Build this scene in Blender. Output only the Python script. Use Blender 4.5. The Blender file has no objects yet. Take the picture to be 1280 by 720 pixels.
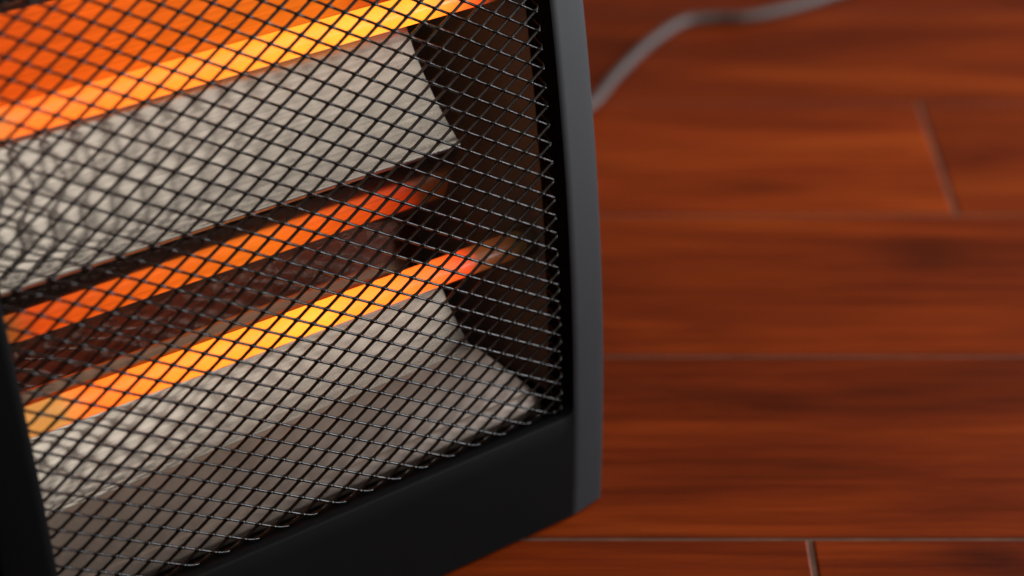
import bpy, bmesh, math, random
from mathutils import Vector, Matrix
R = math.radians
random.seed(7)
sc = bpy.context.scene
COL = sc.collection

# ------------------------------------------------------------------ camera
cam = bpy.data.cameras.new("camera")
cam.sensor_width = 36.0
cam.lens = 2780.0 / 1280.0 * 36.0
cam.clip_start, cam.clip_end = 0.05, 200.0
cam.dof.use_dof = True
cam.dof.focus_distance = 1.09
cam.dof.aperture_fstop = 3.9
cam.dof.aperture_blades = 0
cam_o = bpy.data.objects.new("camera", cam)
COL.objects.link(cam_o)
cam_o.location = (0.0, 0.0, 0.6767)
cam_o.rotation_euler = (R(90 - 27.7075), 0, 0)
sc.camera = cam_o

# ------------------------------------------------------------------ room light
world = bpy.data.worlds.new("World")
sc.world = world
world.use_nodes = True
bg = world.node_tree.nodes["Background"]
bg.inputs["Color"].default_value = (1.0, 0.84, 0.70, 1)
bg.inputs["Strength"].default_value = 0.13


def area(name, loc, target, sx, sy, power, color):
    l = bpy.data.lights.new(name, 'AREA')
    l.shape = 'RECTANGLE'
    l.size, l.size_y = sx, sy
    l.energy = power
    l.color = color
    o = bpy.data.objects.new(name, l)
    COL.objects.link(o)
    o.location = loc
    o.rotation_euler = (Vector(target) - Vector(loc)).to_track_quat('-Z', 'Y').to_euler()
    return o


# bright ceiling patch, turned with the heater's front (s along the front, o out of it)
_h = R(39.2)


def room(s_, o_, z):
    return (0.0316 + s_ * math.cos(_h) + o_ * math.sin(_h), 1.0224 + s_ * math.sin(_h) - o_ * math.cos(_h), z)


ceil = area("ceiling_light", room(1.8, 1.85, 2.5), room(1.8, 1.85, 0), 4.2, 4.3, 86.0, (1.0, 0.91, 0.79))
ceil.rotation_euler = (0, 0, _h)
area("window_light", (1.75, 2.15, 0.58), (0.1, 1.05, 0.12), 1.0, 0.9, 36.0, (0.86, 0.93, 1.0))

area("wire_glint_light", (2.3, 0.92, 0.36), (-0.05, 0.95, 0.2), 0.9, 0.42, 34.0, (0.95, 0.97, 1.0))  # added low light, only there to put glints on the grille wires

sc.view_settings.view_transform = 'Standard'
sc.view_settings.look = 'None'
sc.view_settings.exposure = 0.0
sc.view_settings.gamma = 1.0
sc.render.engine = 'CYCLES'
sc.cycles.use_denoising = True
sc.cycles.max_bounces = 10
sc.cycles.glossy_bounces = 8

# ------------------------------------------------------------------ materials
def mat(name):
    m = bpy.data.materials.new(name)
    m.use_nodes = True
    nt = m.node_tree
    return m, nt, nt.nodes["Principled BSDF"]


def N(nt, kind, **inp):
    n = nt.nodes.new(kind)
    for k, v in inp.items():
        n.inputs[k.replace('_', ' ')].default_value = v
    return n


def ramp(nt, stops, interp='LINEAR'):
    n = nt.nodes.new('ShaderNodeValToRGB')
    cr = n.color_ramp
    cr.interpolation = interp
    while len(cr.elements) < len(stops):
        cr.elements.new(0.5)
    for e, (p, c) in zip(cr.elements, stops):
        e.position = p
        e.color = (*c, 1)
    return n


def plastic(name, col, rough, bump=0.15, scale=2200.0, spec=0.5):
    m, nt, b = mat(name)
    tc = nt.nodes.new('ShaderNodeTexCoord')
    big = N(nt, 'ShaderNodeTexNoise', Scale=14.0, Detail=5.0, Roughness=0.6)
    nt.links.new(tc.outputs['Object'], big.inputs['Vector'])
    cr = ramp(nt, [(0.3, tuple(c * 0.85 for c in col)), (0.7, tuple(c * 1.12 for c in col))])
    nt.links.new(big.outputs['Fac'], cr.inputs['Fac'])
    nt.links.new(cr.outputs['Color'], b.inputs['Base Color'])
    rr = N(nt, 'ShaderNodeMapRange')
    rr.inputs['To Min'].default_value = rough - 0.06
    rr.inputs['To Max'].default_value = rough + 0.08
    nt.links.new(big.outputs['Fac'], rr.inputs['Value'])
    nt.links.new(rr.outputs['Result'], b.inputs['Roughness'])
    fine = N(nt, 'ShaderNodeTexNoise', Scale=scale, Detail=2.0)
    nt.links.new(tc.outputs['Object'], fine.inputs['Vector'])
    bp = N(nt, 'ShaderNodeBump', Strength=bump, Distance=0.0002)
    nt.links.new(fine.outputs['Fac'], bp.inputs['Height'])
    nt.links.new(bp.outputs['Normal'], b.inputs['Normal'])
    b.inputs['Specular IOR Level'].default_value = spec
    return m


M_SIDE = plastic("charcoal_plastic", (0.0172, 0.0198, 0.0235), 0.55, spec=0.18)
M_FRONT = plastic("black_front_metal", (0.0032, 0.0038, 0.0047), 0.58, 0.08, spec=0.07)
M_BACK = plastic("black_back_metal", (0.012, 0.011, 0.010), 0.6)

# enamelled wire
m, nt, b = mat("black_wire_enamel")
b.inputs['Base Color'].default_value = (0.002, 0.0022, 0.0022, 1)
b.inputs['Roughness'].default_value = 0.16
b.inputs['Specular IOR Level'].default_value = 0.3
M_WIRE = m

# inner side wall: dull brownish sheet metal
m, nt, b = mat("dull_inner_sheet")
tc = nt.nodes.new('ShaderNodeTexCoord')
ns = N(nt, 'ShaderNodeTexNoise', Scale=35.0, Detail=4.0)
nt.links.new(tc.outputs['Object'], ns.inputs['Vector'])
cr = ramp(nt, [(0.3, (0.22, 0.265, 0.27)), (0.75, (0.31, 0.365, 0.37))])
nt.links.new(ns.outputs['Fac'], cr.inputs['Fac'])
nt.links.new(cr.outputs['Color'], b.inputs['Base Color'])
b.inputs['Metallic'].default_value = 0.15
b.inputs['Roughness'].default_value = 0.32
M_INNER = m

# polished reflector sheet with dust specks; the aprons are a little more oxidised than the hoods
def reflector_mat(name, r0, r1, metal, col, dull):
    m, nt, b = mat(name)
    tc = nt.nodes.new('ShaderNodeTexCoord')
    wav = N(nt, 'ShaderNodeTexNoise', Scale=16.0, Detail=2.0, Roughness=0.45)
    wav.inputs['Distortion'].default_value = 0.6
    nt.links.new(tc.outputs['Object'], wav.inputs['Vector'])
    bp = N(nt, 'ShaderNodeBump', Strength=0.002, Distance=0.004)
    nt.links.new(wav.outputs['Fac'], bp.inputs['Height'])
    nt.links.new(bp.outputs['Normal'], b.inputs['Normal'])
    sp = N(nt, 'ShaderNodeTexVoronoi', Scale=170.0)
    nt.links.new(tc.outputs['Object'], sp.inputs['Vector'])
    spr = ramp(nt, [(0.028, (0.5, 0.46, 0.43)), (0.05, (1, 1, 1))])
    nt.links.new(sp.outputs['Distance'], spr.inputs['Fac'])
    # fine rolling streaks along the sheet
    mp = nt.nodes.new('ShaderNodeMapping')
    mp.inputs['Scale'].default_value = (7.0, 420.0, 420.0)
    nt.links.new(tc.outputs['Object'], mp.inputs['Vector'])
    stk = N(nt, 'ShaderNodeTexNoise', Scale=1.0, Detail=4.0, Roughness=0.6)
    nt.links.new(mp.outputs['Vector'], stk.inputs['Vector'])
    skr = ramp(nt, [(0.3, tuple(c * 0.80 for c in col)), (0.7, tuple(c * 1.12 for c in col))])
    nt.links.new(stk.outputs['Fac'], skr.inputs['Fac'])
    mxs = nt.nodes.new('ShaderNodeMix')
    mxs.data_type = 'RGBA'
    mxs.blend_type = 'MULTIPLY'
    mxs.inputs[0].default_value = 1.0
    nt.links.new(skr.outputs['Color'], mxs.inputs[6])
    nt.links.new(spr.outputs['Color'], mxs.inputs[7])
    nt.links.new(mxs.outputs[2], b.inputs['Base Color'])
    b.inputs['Metallic'].default_value = metal
    sm = N(nt, 'ShaderNodeTexNoise', Scale=9.0, Detail=6.0, Roughness=0.65)
    nt.links.new(tc.outputs['Object'], sm.inputs['Vector'])
    rr = N(nt, 'ShaderNodeMapRange')
    rr.inputs['From Min'].default_value, rr.inputs['From Max'].default_value = 0.3, 0.7
    rr.inputs['To Min'].default_value, rr.inputs['To Max'].default_value = r0, r1
    nt.links.new(sm.outputs['Fac'], rr.inputs['Value'])
    # the far end has dulled more than the near end
    sxr = nt.nodes.new('ShaderNodeSeparateXYZ')
    nt.links.new(tc.outputs['Object'], sxr.inputs['Vector'])
    gr_ = N(nt, 'ShaderNodeMapRange')
    gr_.inputs['From Min'].default_value, gr_.inputs['From Max'].default_value = -0.27, -0.08
    gr_.inputs['To Min'].default_value, gr_.inputs['To Max'].default_value = 0.62, dull
    nt.links.new(sxr.outputs['X'], gr_.inputs['Value'])
    mm_ = nt.nodes.new('ShaderNodeMath')
    mm_.operation = 'MULTIPLY'
    nt.links.new(rr.outputs['Result'], mm_.inputs[0])
    nt.links.new(gr_.outputs['Result'], mm_.inputs[1])
    nt.links.new(mm_.outputs['Value'], b.inputs['Roughness'])
    return m


M_REFL = reflector_mat('polished_reflector_sheet', 0.07, 0.12, 0.97, (0.39, 0.275, 0.22), 1.0)
M_APRON = reflector_mat('oxidised_reflector_sheet', 0.10, 0.13, 0.90, (0.40, 0.38, 0.355), 1.5)

# duller, smudged sheet in the bottom of the housing
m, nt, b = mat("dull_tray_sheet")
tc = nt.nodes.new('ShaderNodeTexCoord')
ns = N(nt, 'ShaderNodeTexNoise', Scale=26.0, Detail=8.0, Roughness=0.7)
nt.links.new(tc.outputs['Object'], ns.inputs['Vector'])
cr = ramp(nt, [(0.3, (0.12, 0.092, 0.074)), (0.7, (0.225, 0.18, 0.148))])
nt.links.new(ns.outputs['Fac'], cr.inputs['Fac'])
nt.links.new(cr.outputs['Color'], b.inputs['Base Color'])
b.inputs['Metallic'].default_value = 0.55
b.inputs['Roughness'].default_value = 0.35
M_TRAY = m


# glowing quartz tube: hot middle, cooler towards the ends, unlit sleeve past the coil
def tube_mat(name, stops):
    m, nt, b = mat(name)
    tc = nt.nodes.new('ShaderNodeTexCoord')
    sx = nt.nodes.new('ShaderNodeSeparateXYZ')
    nt.links.new(tc.outputs['Object'], sx.inputs['Vector'])
    mr = N(nt, 'ShaderNodeMapRange')
    mr.inputs['From Min'].default_value = -0.165
    mr.inputs['From Max'].default_value = 0.165
    nt.links.new(sx.outputs['X'], mr.inputs['Value'])
    cr = ramp(nt, [(p, c) for p, c in stops])
    nt.links.new(mr.outputs['Result'], cr.inputs['Fac'])
    ns = N(nt, 'ShaderNodeTexNoise', Scale=60.0, Detail=4.0)
    nt.links.new(tc.outputs['Object'], ns.inputs['Vector'])
    nr = ramp(nt, [(0.25, (0.82, 0.82, 0.82)), (0.7, (1, 1, 1))])
    nt.links.new(ns.outputs['Fac'], nr.inputs['Fac'])
    mx = nt.nodes.new('ShaderNodeMix')
    mx.data_type = 'RGBA'
    mx.blend_type = 'MULTIPLY'
    mx.inputs[0].default_value = 1.0
    nt.links.new(cr.outputs['Color'], mx.inputs[6])
    nt.links.new(nr.outputs['Color'], mx.inputs[7])
    nt.links.new(mx.outputs[2], b.inputs['Emission Color'])
    b.inputs['Emission Strength'].default_value = 2.75
    b.inputs['Base Color'].default_value = (0.07, 0.05, 0.025, 1)
    b.inputs['Roughness'].default_value = 0.25
    return m


m, nt, b = mat("cream_ceramic")
b.inputs['Base Color'].default_value = (0.07, 0.055, 0.035, 1)
b.inputs['Roughness'].default_value = 0.6
M_CERAMIC = m

# cord
m, nt, b = mat("grey_cord_rubber")
b.inputs['Base Color'].default_value = (0.052, 0.036, 0.032, 1)
b.inputs['Roughness'].default_value = 0.6
M_CORD = m

# grout
m, nt, b = mat("tan_grout")
tc = nt.nodes.new('ShaderNodeTexCoord')
ns = N(nt, 'ShaderNodeTexNoise', Scale=60.0, Detail=6.0)
nt.links.new(tc.outputs['Object'], ns.inputs['Vector'])
cr = ramp(nt, [(0.3, (0.075, 0.034, 0.020)), (0.7, (0.15, 0.072, 0.045))])
nt.links.new(ns.outputs['Fac'], cr.inputs['Fac'])
nt.links.new(cr.outputs['Color'], b.inputs['Base Color'])
b.inputs['Roughness'].default_value = 0.85
M_GROUT = m

# wood-look glazed plank
m, nt, b = mat("reddish_wood_plank")
tc = nt.nodes.new('ShaderNodeTexCoord')
oi = nt.nodes.new('ShaderNodeObjectInfo')
mul = nt.nodes.new('ShaderNodeVectorMath')
mul.operation = 'SCALE'
mul.inputs[0].default_value = (37.0, 19.0, 53.0)
nt.links.new(oi.outputs['Random'], mul.inputs['Scale'])
add = nt.nodes.new('ShaderNodeVectorMath')
add.operation = 'ADD'
nt.links.new(tc.outputs['Object'], add.inputs[0])
nt.links.new(mul.outputs['Vector'], add.inputs[1])


def mapped(scale):
    mp = nt.nodes.new('ShaderNodeMapping')
    mp.inputs['Scale'].default_value = scale
    nt.links.new(add.outputs['Vector'], mp.inputs['Vector'])
    return mp


mp1 = mapped((2.6, 14.0, 1.0))
band = N(nt, 'ShaderNodeTexNoise', Scale=1.0, Detail=5.0, Roughness=0.55)
band.inputs['Distortion'].default_value = 0.8
nt.links.new(mp1.outputs['Vector'], band.inputs['Vector'])
cr = ramp(nt, [(0.28, (0.098, 0.0138, 0.0030)), (0.42, (0.172, 0.0232, 0.0036)), (0.56, (0.245, 0.035, 0.0046)), (0.74, (0.315, 0.055, 0.0066))])
nt.links.new(band.outputs['Fac'], cr.inputs['Fac'])
mp2 = mapped((7.0, 150.0, 1.0))
gr = N(nt, 'ShaderNodeTexNoise', Scale=1.0, Detail=6.0, Roughness=0.65)
gr.inputs['Distortion'].default_value = 0.4
nt.links.new(mp2.outputs['Vector'], gr.inputs['Vector'])
grr = ramp(nt, [(0.30, (0.50, 0.45, 0.42)), (0.60, (1, 1, 1))])
nt.links.new(gr.outputs['Fac'], grr.inputs['Fac'])
mx = nt.nodes.new('ShaderNodeMix')
mx.data_type = 'RGBA'
mx.blend_type = 'MULTIPLY'
mx.inputs[0].default_value = 0.85
nt.links.new(cr.outputs['Color'], mx.inputs[6])
nt.links.new(grr.outputs['Color'], mx.inputs[7])
# knots and dark dashes
mp3 = mapped((5.5, 17.0, 1.0))
vk = N(nt, 'ShaderNodeTexVoronoi', Scale=1.0)
nt.links.new(mp3.outputs['Vector'], vk.inputs['Vector'])
kr = ramp(nt, [(0.03, (0.35, 0.36, 0.36)), (0.22, (0.9, 0.9, 0.9)), (0.3, (1, 1, 1))])
nt.links.new(vk.outputs['Distance'], kr.inputs['Fac'])
mx2 = nt.nodes.new('ShaderNodeMix')
mx2.data_type = 'RGBA'
mx2.blend_type = 'MULTIPLY'
mx2.inputs[0].default_value = 0.6
nt.links.new(mx.outputs[2], mx2.inputs[6])
nt.links.new(kr.outputs['Color'], mx2.inputs[7])
hv = N(nt, 'ShaderNodeHueSaturation')
vr = N(nt, 'ShaderNodeMapRange')
vr.inputs['To Min'].default_value, vr.inputs['To Max'].default_value = 0.86, 1.14
nt.links.new(oi.outputs['Random'], vr.inputs['Value'])
nt.links.new(vr.outputs['Result'], hv.inputs['Value'])
nt.links.new(mx2.outputs[2], hv.inputs['Color'])
nt.links.new(hv.outputs['Color'], b.inputs['Base Color'])
b.inputs['Roughness'].default_value = 0.42
b.inputs['Specular IOR Level'].default_value = 0.06
bp = N(nt, 'ShaderNodeBump', Strength=0.25, Distance=0.0006)
nt.links.new(gr.outputs['Fac'], bp.inputs['Height'])
nt.links.new(bp.outputs['Normal'], b.inputs['Normal'])
M_PLANK = m


# ------------------------------------------------------------------ helpers
def link(name, me, material, parent=None):
    o = bpy.data.objects.new(name, me)
    COL.objects.link(o)
    if material is not None and not me.materials:
        me.materials.append(material)
    o.parent = parent
    return o


def mesh(name, verts, faces, smooth=False):
    me = bpy.data.meshes.new(name)
    me.from_pydata(verts, [], faces)
    me.update()
    bm = bmesh.new()
    bm.from_mesh(me)
    bmesh.ops.recalc_face_normals(bm, faces=bm.faces)
    bm.to_mesh(me)
    bm.free()
    if smooth:
        for p in me.polygons:
            p.use_smooth = True
    return me


def bevel(o, w, seg=2, ang=30):
    md = o.modifiers.new("bevel", 'BEVEL')
    md.width, md.segments = w, seg
    md.limit_method = 'ANGLE'
    md.angle_limit = R(ang)
    return o


def loft(rings, closed=True, caps=True):
    """rings: list of equal-length point lists -> verts, faces"""
    n = len(rings[0])
    v = [p for r in rings for p in r]
    f = []
    for i in range(len(rings) - 1):
        for j in range(n if closed else n - 1):
            k = (j + 1) % n
            f.append((i * n + j, i * n + k, (i + 1) * n + k, (i + 1) * n + j))
    if caps:
        f.append(tuple(range(n))[::-1])
        f.append(tuple((len(rings) - 1) * n + j for j in range(n)))
    return v, f


def tube(pts, rad, sides=6, ref=Vector((0, 0, 1))):
    pts = [Vector(p) for p in pts]
    rings = []
    for i, p in enumerate(pts):
        t = (pts[min(i + 1, len(pts) - 1)] - pts[max(i - 1, 0)]).normalized()
        a = t.cross(ref)
        if a.length < 1e-4:
            a = t.cross(Vector((1, 0, 0)))
        a.normalize()
        c = a.cross(t).normalized()
        r = rad[i] if isinstance(rad, (list, tuple)) else rad
        rings.append([tuple(p + r * (math.cos(2 * math.pi * k / sides) * a + math.sin(2 * math.pi * k / sides) * c)) for k in range(sides)])
    return loft(rings)


# ------------------------------------------------------------------ floor
floor_me = mesh("floor", [(-4, -3, -0.0012), (5, -3, -0.0012), (5, 6, -0.0012), (-4, 6, -0.0012)], [(0, 1, 2, 3)])
floor = link("floor", floor_me, M_GROUT)
floor["kind"] = "structure"
floor["label"] = "reddish brown wood look plank floor with thin tan grout lines"
PL, PW, G = 1.2, 0.2, 0.0030


def plank_mesh():
    l, w, c, h = PL - G, PW - G, 0.0012, 0.009
    sk = 0.028
    v = []
    for (ins, z) in ((0, -h), (0, -c * 0.7), (c, 0)):
        for sx, sy in ((-1, -1), (1, -1), (1, 1), (-1, 1)):
            y = sy * (w / 2 - ins)
            v.append((sx * (l / 2 - ins) + sk * y, y, z))
    f = [(8, 9, 10, 11)]
    for k in (0, 4):
        for j in range(4):
            i = (j + 1) % 4
            f.append((k + j, k + i, k + 4 + i, k + 4 + j))
    return mesh("plank", v, f)


plank_me = plank_mesh()
plank_me.materials.append(M_PLANK)
Y0 = 0.9988     # a joint line between two rows
row_joint = {-1: 0.1578, 2: 0.3137}      # x of an end joint seen in the photo
for row in range(-16, 17):
    yc = Y0 + (row + 0.5) * PW
    x0 = row_joint.get(row, None)
    if x0 is None:
        x0 = {0: 0.98, 1: -0.25, 3: -0.18, 4: 0.62}.get(row, random.uniform(-0.6, 0.6))
    for k in range(-3, 3):
        xc = x0 + (k + 0.5) * PL
        if -3.0 < xc < 3.6:
            o = link("plank", plank_me, None, floor)
            o.location = (xc, yc, 0.0)

# ------------------------------------------------------------------ heater frame of reference
HA = R(39.2)
AX, AY = 0.03159, 1.02239
heater = bpy.data.objects.new("quartz_heater", None)
COL.objects.link(heater)
heater.location = (AX, AY, 0)
heater.rotation_euler = (0, 0, HA)
heater["label"] = "black quartz heater with glowing orange tubes behind a diamond wire grille"
heater["category"] = "heater"
# local axes: x along the front to the right (s), y into the body (u), z up (t)
T_TOP = 0.425
E_S = 0.03


def uf(t):
    return 0.380 * t * t + 0.00258 * t - 0.0045


def sr(t):
    return E_S * (t - 0.07)


def sl(t):
    return -0.3050 - E_S * (t - 0.07)


BACK = 0.175
TS = [0.002, 0.03, 0.06, 0.0645] + [0.07 + i * (T_TOP - 0.07) / 22 for i in range(23)]

# ---- side panels: strip that turns the corner, side, and the return into the opening
def side_section(t, side):
    u0 = uf(t)
    pts = []
    RET = 0.021
    pts.append((0.0, u0 + 0.0006))
    # strip, turning gently
    ang, x, y = 8.0, 0.0012, 0.0
    pts.append((x, u0 - 0.0001))
    st = 0.0037
    for k in range(6):
        x += st * math.cos(R(ang))
        y += st * math.sin(R(ang))
        pts.append((x, u0 + y))
        ang += 0.8
    rad = 0.0030
    a0 = ang
    cx, cy = x - rad * math.sin(R(a0)), y + rad * math.cos(R(a0))
    for k in range(1, 6):
        a = a0 + (90 - a0) * k / 5
        pts.append((cx + rad * math.sin(R(a)), u0 + cy - rad * math.cos(R(a))))
    xs = pts[-1][0]
    pts.append((xs, BACK))
    pts.append((xs - 0.003, BACK))
    pts.append((xs - 0.003, u0 + RET))
    pts.append((0.0, u0 + RET))
    out = []
    for (a, b_) in pts:
        s = sr(t) + a if side > 0 else sl(t) - a
        out.append((s, b_, t))
    return out


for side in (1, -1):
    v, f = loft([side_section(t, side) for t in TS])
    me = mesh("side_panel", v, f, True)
    me.materials.append(M_SIDE if side > 0 else M_FRONT)  # same panel as the right one; black colour stands in for its shade
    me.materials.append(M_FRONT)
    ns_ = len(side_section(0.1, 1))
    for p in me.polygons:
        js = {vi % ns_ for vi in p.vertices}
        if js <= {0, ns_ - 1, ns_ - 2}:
            p.material_index = 1  # return into the opening: shade painted in as black
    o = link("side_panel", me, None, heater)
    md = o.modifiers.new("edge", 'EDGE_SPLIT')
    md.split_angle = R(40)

# ---- lower front panel with rounded opening corners
def front_panel(name, t0, t1, up):
    """up=True: the edge at t1 is the opening edge; else t0 is"""
    n = 40
    r = 0.007
    rings = []
    fr = [i / n for i in range(n + 1)]
    W = 0.305
    extra = [0, r / W * 0.05, r / W * 0.15, r / W * 0.3, r / W * 0.5, r / W * 0.75, r / W]
    fr = sorted(set(extra + [1 - e for e in extra] + [x for x in fr if r / W < x < 1 - r / W]))
    for x in fr:
        dd = min(x, 1 - x) * W
        lift = 0.0 if dd >= r else r - math.sqrt(max(r * r - (r - dd) ** 2, 0))
        ring = []

        def P(t, du):
            s = sl(t) + 0.0002 + (sr(t) - sl(t) - 0.0004) * x
            ring.append((s, uf(t) + du, t))
        if up:
            te = t1 + lift
            for k in range(7):
                P(t0 + (te - 0.0014 - t0) * k / 6, 0.0)
            P(te - 0.0005, 0.0004)
            P(te, 0.0013)
            P(te, 0.0095)
            P(t0, 0.0095)
        else:
            te = t0 - lift
            for k in range(7):
                P(t1 + (te + 0.0014 - t1) * k / 6, 0.0)
            P(te + 0.0005, 0.0004)
            P(te, 0.0013)
            P(te, 0.0095)
            P(t1, 0.0095)
        rings.append(ring)
    v, f = loft(rings)
    o = link(name, mesh(name, v, f, True), M_FRONT, heater)
    md = o.modifiers.new("edge", 'EDGE_SPLIT')
    md.split_angle = R(50)
    return o


T_OPEN = 0.0645
front_panel("front_panel", 0.002, T_OPEN, True)
front_panel("front_panel", 0.372, T_TOP, False)


def box(name, x0, x1, y0, y1, z0, z1, material, parent, bv=0.0):
    v = [(x, y, z) for z in (z0, z1) for y in (y0, y1) for x in (x0, x1)]
    f = [(0, 2, 3, 1), (4, 5, 7, 6), (0, 1, 5, 4), (2, 6, 7, 3), (0, 4, 6, 2), (1, 3, 7, 5)]
    o = link(name, mesh(name, v, f), material, parent)
    if bv:
        bevel(o, bv)
    return o


# ledge inside the opening, under the reflector
_led = [(uf(0.055) + 0.0100, 0.052), (uf(0.055) + 0.0100, 0.0585), (0.165, 0.0600), (0.165, 0.052)]
v, f = loft([[(sl(0.06), a_, b_) for a_, b_ in _led], [(sr(0.06), a_, b_) for a_, b_ in _led]])
link("inner_ledge", mesh("inner_ledge", v, f), M_BACK, heater)
box("back_panel", -0.334, 0.024, BACK - 0.004, BACK + 0.001, 0.004, T_TOP - 0.004, M_BACK, heater, 0.001)
box("top_panel", -0.345, 0.036, uf(T_TOP) + 0.004, BACK + 0.001, T_TOP - 0.003, T_TOP + 0.008, M_FRONT, heater, 0.003)
box("base_plate", -0.326, 0.020, 0.012, BACK - 0.006, 0.003, 0.007, M_BACK, heater)
for fx in (-0.30, -0.005):
    for fy in (0.03, 0.15):
        v, f = tube([(fx, fy, 0.0), (fx, fy, 0.003)], 0.009, 16, Vector((1, 0, 0)))
        link("rubber_foot", mesh("rubber_foot", v, f), M_BACK, heater)

# inner side walls with a few slots and screws
for side in (1, -1):
    w = []
    for t in [0.068 + i * 0.3 / 12 for i in range(13)]:
        s = sr(t) + 0.0012 if side > 0 else sl(t) - 0.0012
        g = 0.0012 * side
        w.append([(s, uf(t) + 0.0215, t), (s, 0.165, t), (s + g, 0.165, t), (s + g, uf(t) + 0.0215, t)])
    v, f = loft(w)
    iw = link("inner_wall", mesh("inner_wall", v, f), M_INNER, heater)
box("inner_back", -0.316, 0.008, 0.160, 0.1615, 0.07, 0.37, M_BACK, heater)

# ------------------------------------------------------------------ quartz tubes
TUBES = {'upper': (0.058, 0.2896), 'lower': (0.040, 0.1515)}
TR = 0.0071
RED = (0.42, 0.032, 0.005)
ORG = (0.74, 0.100, 0.009)
YEL = (0.88, 0.158, 0.011)
HOT = (0.95, 0.245, 0.016)
OFF = (0.006, 0.003, 0.001)
TAN = (0.29, 0.115, 0.024)


def pos(s):
    return (s + 0.1535 + 0.165) / 0.33


M_T_UP = tube_mat("glowing_quartz_a", [(pos(-0.310), OFF), (pos(-0.293), TAN), (pos(-0.272), ORG), (pos(-0.20), YEL), (pos(-0.085), HOT),
                                       (pos(-0.055), HOT), (pos(-0.032), ORG), (pos(-0.018), RED), (pos(-0.0125), (0.1, 0.015, 0.003)), (pos(-0.006), OFF)])
M_T_LO = tube_mat("glowing_quartz_b", [(pos(-0.30), TAN), (pos(-0.278), TAN), (pos(-0.262), ORG), (pos(-0.22), YEL), (pos(-0.14), HOT),
                                       (pos(-0.10), YEL), (pos(-0.070), ORG), (pos(-0.0445), RED), (pos(-0.035), (0.07, 0.015, 0.003)), (pos(-0.008), OFF)])
for key, mm in (('upper', M_T_UP), ('lower', M_T_LO)):
    u, t = TUBES[key]
    root = (-0.1535, u, t)
    L0, L1 = sl(t) + 0.1535, sr(t) + 0.1535
    xs = [L0 + (L1 - L0) * i / 30 for i in range(31)]
    v, f = tube([(x, 0, 0) for x in xs], TR, 28)
    q = link("quartz_tube", mesh("quartz_tube", v, f, True), mm, heater)
    q.location = root
    for sx in (L0, L1):
        dirn = 1 if sx < 0 else -1
        v, f = tube([(sx - dirn * 0.001, 0, 0), (sx + dirn * 0.0045, 0, 0), (sx + dirn * 0.006, 0, 0)], [TR + 0.0012, TR + 0.0012, TR + 0.0004], 24)
        link("end_cap", mesh("end_cap", v, f, False), M_CERAMIC, q)

# ------------------------------------------------------------------ reflectors (one bent sheet per tube)
def spline(pts, n=8):
    """Catmull-Rom through the points"""
    P = [Vector(p) for p in pts]
    P = [2 * P[0] - P[1]] + P + [2 * P[-1] - P[-2]]
    out = []
    for i in range(1, len(P) - 2):
        for k in range(n):
            x = k / n
            a, b_, c, e = P[i - 1], P[i], P[i + 1], P[i + 2]
            out.append(0.5 * ((2 * b_) + (c - a) * x + (2 * a - 5 * b_ + 4 * c - e) * x * x + (3 * b_ - a - 3 * c + e) * x ** 3))
    out.append(P[-2])
    return out


RS0, RS1 = -0.297, -0.040


def sheet(name, prof, th=0.0009, s0=RS0, s1=RS1, material=None, taper=0.0, apron_below=0.0):
    """prof: list of (u,t) seen from the front; extruded along s, given a thickness backwards"""
    nrm = []
    for i, p in enumerate(prof):
        tg = (prof[min(i + 1, len(prof) - 1)] - prof[max(i - 1, 0)]).normalized()
        nrm.append(Vector((-tg.y, tg.x)))
    back = [p + th * n_ for p, n_ in zip(prof, nrm)]
    loop = list(prof) + back[::-1]
    def ring(s_):
        out_ = []
        for p in loop:
            c_ = taper * min(max((p.x - 0.0165) / 0.018, 0.0), 1.0) if s_ == s1 else 0.0
            out_.append((s_ - c_, p.x, p.y))
        return out_
    v, f = loft([ring(s0), ring(s1)], True, False)
    n_ = len(prof)
    L = len(loop)
    for base in (0, L):
        for i in range(n_ - 1):
            f.append((base + i, base + i + 1, base + L - 2 - i, base + L - 1 - i))
    me = mesh(name, v, f, True)
    me.materials.append(material or M_REFL)
    if apron_below:
        me.materials.append(M_APRON)
        for p in me.polygons:
            if p.center.z < apron_below:
                p.material_index = 1
    o = link(name, me, None, heater)
    md = o.modifiers.new("edge", 'EDGE_SPLIT')
    md.split_angle = R(50)
    return o


# upper: parabola round the upper tube, then a 45 degree apron down to the ridge
tu, tt = TUBES['upper']
ax, ay = -0.906, 0.423
p_ = 0.0385
para = []
for k in range(17):
    bb = 0.050 - k * (0.050 + 0.011) / 16
    aa = bb * bb / (4 * p_) - p_
    para.append(Vector((tu + aa * ax + bb * -ay * -1, tt + aa * ay + bb * 0.906)))
RIDGE = Vector((0.0426, 0.2188))
top_lip = [Vector((para[0].x - 0.012, para[0].y + 0.006)), Vector((para[0].x - 0.003, para[0].y + 0.0035))]
apron = spline([Vector((0.0918, 0.2745)), Vector((0.0885, 0.2735)), Vector((0.0850, 0.2665)), Vector((0.0800, 0.2575)), Vector((0.0725, 0.2472)), Vector((0.0600, 0.2333)), Vector((0.0480, 0.2226)),
                RIDGE + Vector((0.0012, 0.0006)), RIDGE + Vector((-0.0003, -0.0010)), RIDGE + Vector((0.0008, -0.0030))], 6)
para = [q for q in para if q.y > 0.2765]
sheet("reflector", top_lip + para + apron, apron_below=0.2765)

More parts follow.
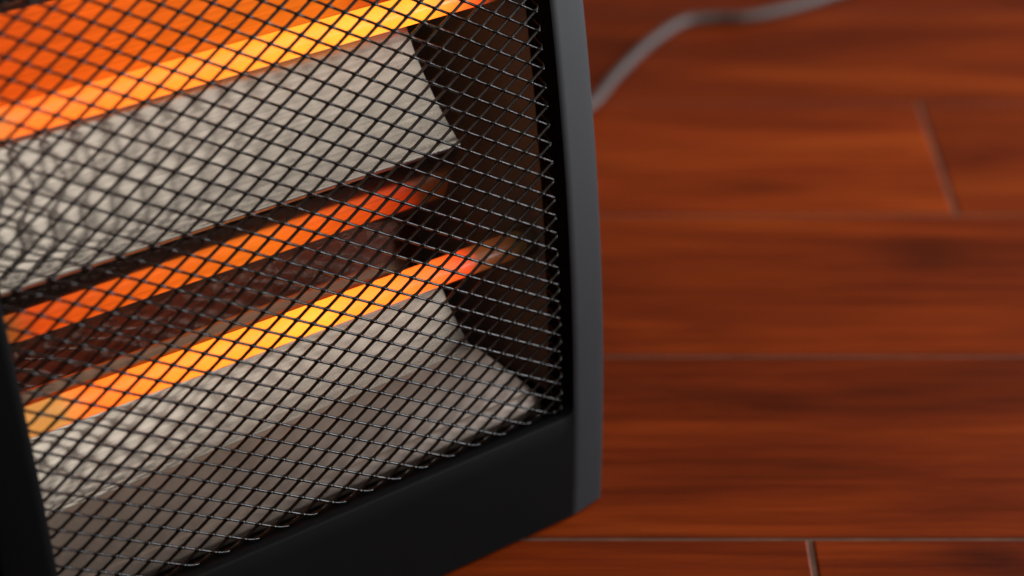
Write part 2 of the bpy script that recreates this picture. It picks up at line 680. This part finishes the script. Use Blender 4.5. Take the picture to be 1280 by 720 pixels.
# lower: near-flat hood above the tube, corner behind it, apron and floor in front
k_ = 0.395
hood = [Vector((RIDGE.x + 0.0016 + k_ * q, RIDGE.y - 0.0048 - q)) for q in (0, 0.006, 0.012, 0.018, 0.024, 0.030, 0.0348)]
e_ = hood[-1]
back = [e_ + Vector((0.0006, -0.0008)), e_ + Vector((0.0018, -0.0008))] + spline([Vector((0.0700, 0.1752)), Vector((0.0785, 0.1715)), Vector((0.0800, 0.1680)), Vector((0.0800, 0.1560)), Vector((0.0800, 0.1440)), Vector((0.0798, 0.1345)),
               Vector((0.0770, 0.1312)), Vector((0.0680, 0.1322)), Vector((0.0630, 0.1326)), Vector((0.0608, 0.1300)), Vector((0.0580, 0.1257)), Vector((0.0545, 0.1211)), Vector((0.0500, 0.1161)), Vector((0.0450, 0.1114)), Vector((0.0400, 0.1073)), Vector((0.0358, 0.1043)), Vector((0.0340, 0.1030))], 6)
sheet("reflector", hood + back, apron_below=0.135)
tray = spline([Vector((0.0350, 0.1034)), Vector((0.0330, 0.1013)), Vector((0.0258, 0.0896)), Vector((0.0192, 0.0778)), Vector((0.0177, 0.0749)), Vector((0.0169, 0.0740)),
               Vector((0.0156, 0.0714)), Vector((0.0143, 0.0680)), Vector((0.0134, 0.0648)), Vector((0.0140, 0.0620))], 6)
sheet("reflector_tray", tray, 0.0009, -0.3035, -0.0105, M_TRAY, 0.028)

# ------------------------------------------------------------------ wire grille
OFFS = 0.0045
PP, QQ = 0.00856, 0.00484
S0, T0 = -0.0003, 0.1961       # a crossing, at the right fold
FR, FL, FB = -0.0040, -0.3035, 0.0660
fold_r, fold_l, fold_b = 0.0018, 0.0022, 0.004


def fold(x, r):
    """x past the start of a fold of radius r -> (advance, depth)"""
    if x <= 0:
        return x, 0.0
    a = x / r
    if a < math.pi / 2:
        return r * math.sin(a), r * (1 - math.cos(a))
    return r, r + (x - r * math.pi / 2)


def surf(s, t, w):
    """unrolled grille coordinates (s,t), w = out-of-plane weave -> local point"""
    du = 0.0
    tt_ = max(t, 0.0)
    rs = FR + sr(tt_) * 1.0
    ls = FL - E_S * (tt_ - 0.07)
    x = s
    if s > rs - fold_r:
        adv, dep = fold(s - (rs - fold_r), fold_r)
        x = rs - fold_r + adv
        du += dep
    elif s < ls + fold_l:
        adv, dep = fold((ls + fold_l) - s, fold_l)
        x = ls + fold_l - adv
        du += dep
    y = t
    if t < FB + fold_b:
        adv, dep = fold((FB + fold_b) - t, fold_b)
        y = FB + fold_b - adv
        du += dep * 0.8
    return Vector((x, uf(max(y, 0.0)) + OFFS + du + w, y))


hem_pts = [surf(FL + 0.0, 0.366, 0.004), surf(FR - 0.004, 0.366, 0.004)]
v, f = tube(hem_pts, 0.0016, 8)
grille = link("wire_grille", mesh("wire_grille", v, f, True), M_WIRE, heater)
WR = 0.00070
S_MAX, S_MIN = S0 + 0.008, -0.320
T_MIN, T_MAX = FB - 0.006, 0.366


def strand(sign, c):
    """nodes at s = S0 - i*PP, t = T0 + (sign*i + c)*QQ"""
    pts, rad = [], []
    i0, i1 = -2, int((S0 - S_MIN) / PP) + 1
    sub = 10
    jit = random.uniform(-0.00012, 0.00012)
    for q in range(i0 * sub, i1 * sub + 1):
        i = q / sub
        s = S0 - i * PP
        t = T0 + (sign * i + c) * QQ + jit
        if t < T_MIN or t > T_MAX or s > S_MAX or s < S_MIN:
            continue
        ph = i - round(i)
        node = math.exp(-(ph / 0.10) ** 2)
        w = -sign * 0.00034 * node
        pts.append(surf(s, t, w))
        rad.append(WR * (1.22 if sign < 0 else 1.0) * (1.0 + 0.42 * node))
    return pts, rad


nw = 0
for sign in (1, -1):
    for c in range(-120, 121):
        if c % 2:
            continue
        pts, rad = strand(sign, c)
        if len(pts) < 8:
            continue
        v, f = tube(pts, rad, 6, Vector((0, 1, 0)))
        link("wire", mesh("wire", v, f, True), M_WIRE, grille)
        nw += 1
print("wires", nw)

# ------------------------------------------------------------------ power cord
W2L = (Matrix.Translation((AX, AY, 0)) @ Matrix.Rotation(HA, 4, 'Z')).inverted()
cw = [(-0.005, 1.43, 0.045), (0.028, 1.50, 0.03), (0.0579, 1.5631, 0.012), (0.0824, 1.6384, 0.007), (0.1115, 1.7073, 0.006), (0.1412, 1.7560, 0.006), (0.1691, 1.7680, 0.006), (0.1953, 1.7690, 0.006),
      (0.2244, 1.7831, 0.006), (0.2541, 1.8044, 0.006), (0.2924, 1.8342, 0.006), (0.36, 1.87, 0.006), (0.50, 1.89, 0.006), (0.75, 1.93, 0.006), (1.2, 2.1, 0.006)]
cp = spline([W2L @ Vector(p) for p in [(-0.06, 1.36, 0.06), (-0.035, 1.385, 0.056)] + cw], 8)
v, f = tube(cp, 0.0046, 12)
link("power_cord", mesh("power_cord", v, f, True), M_CORD, heater)
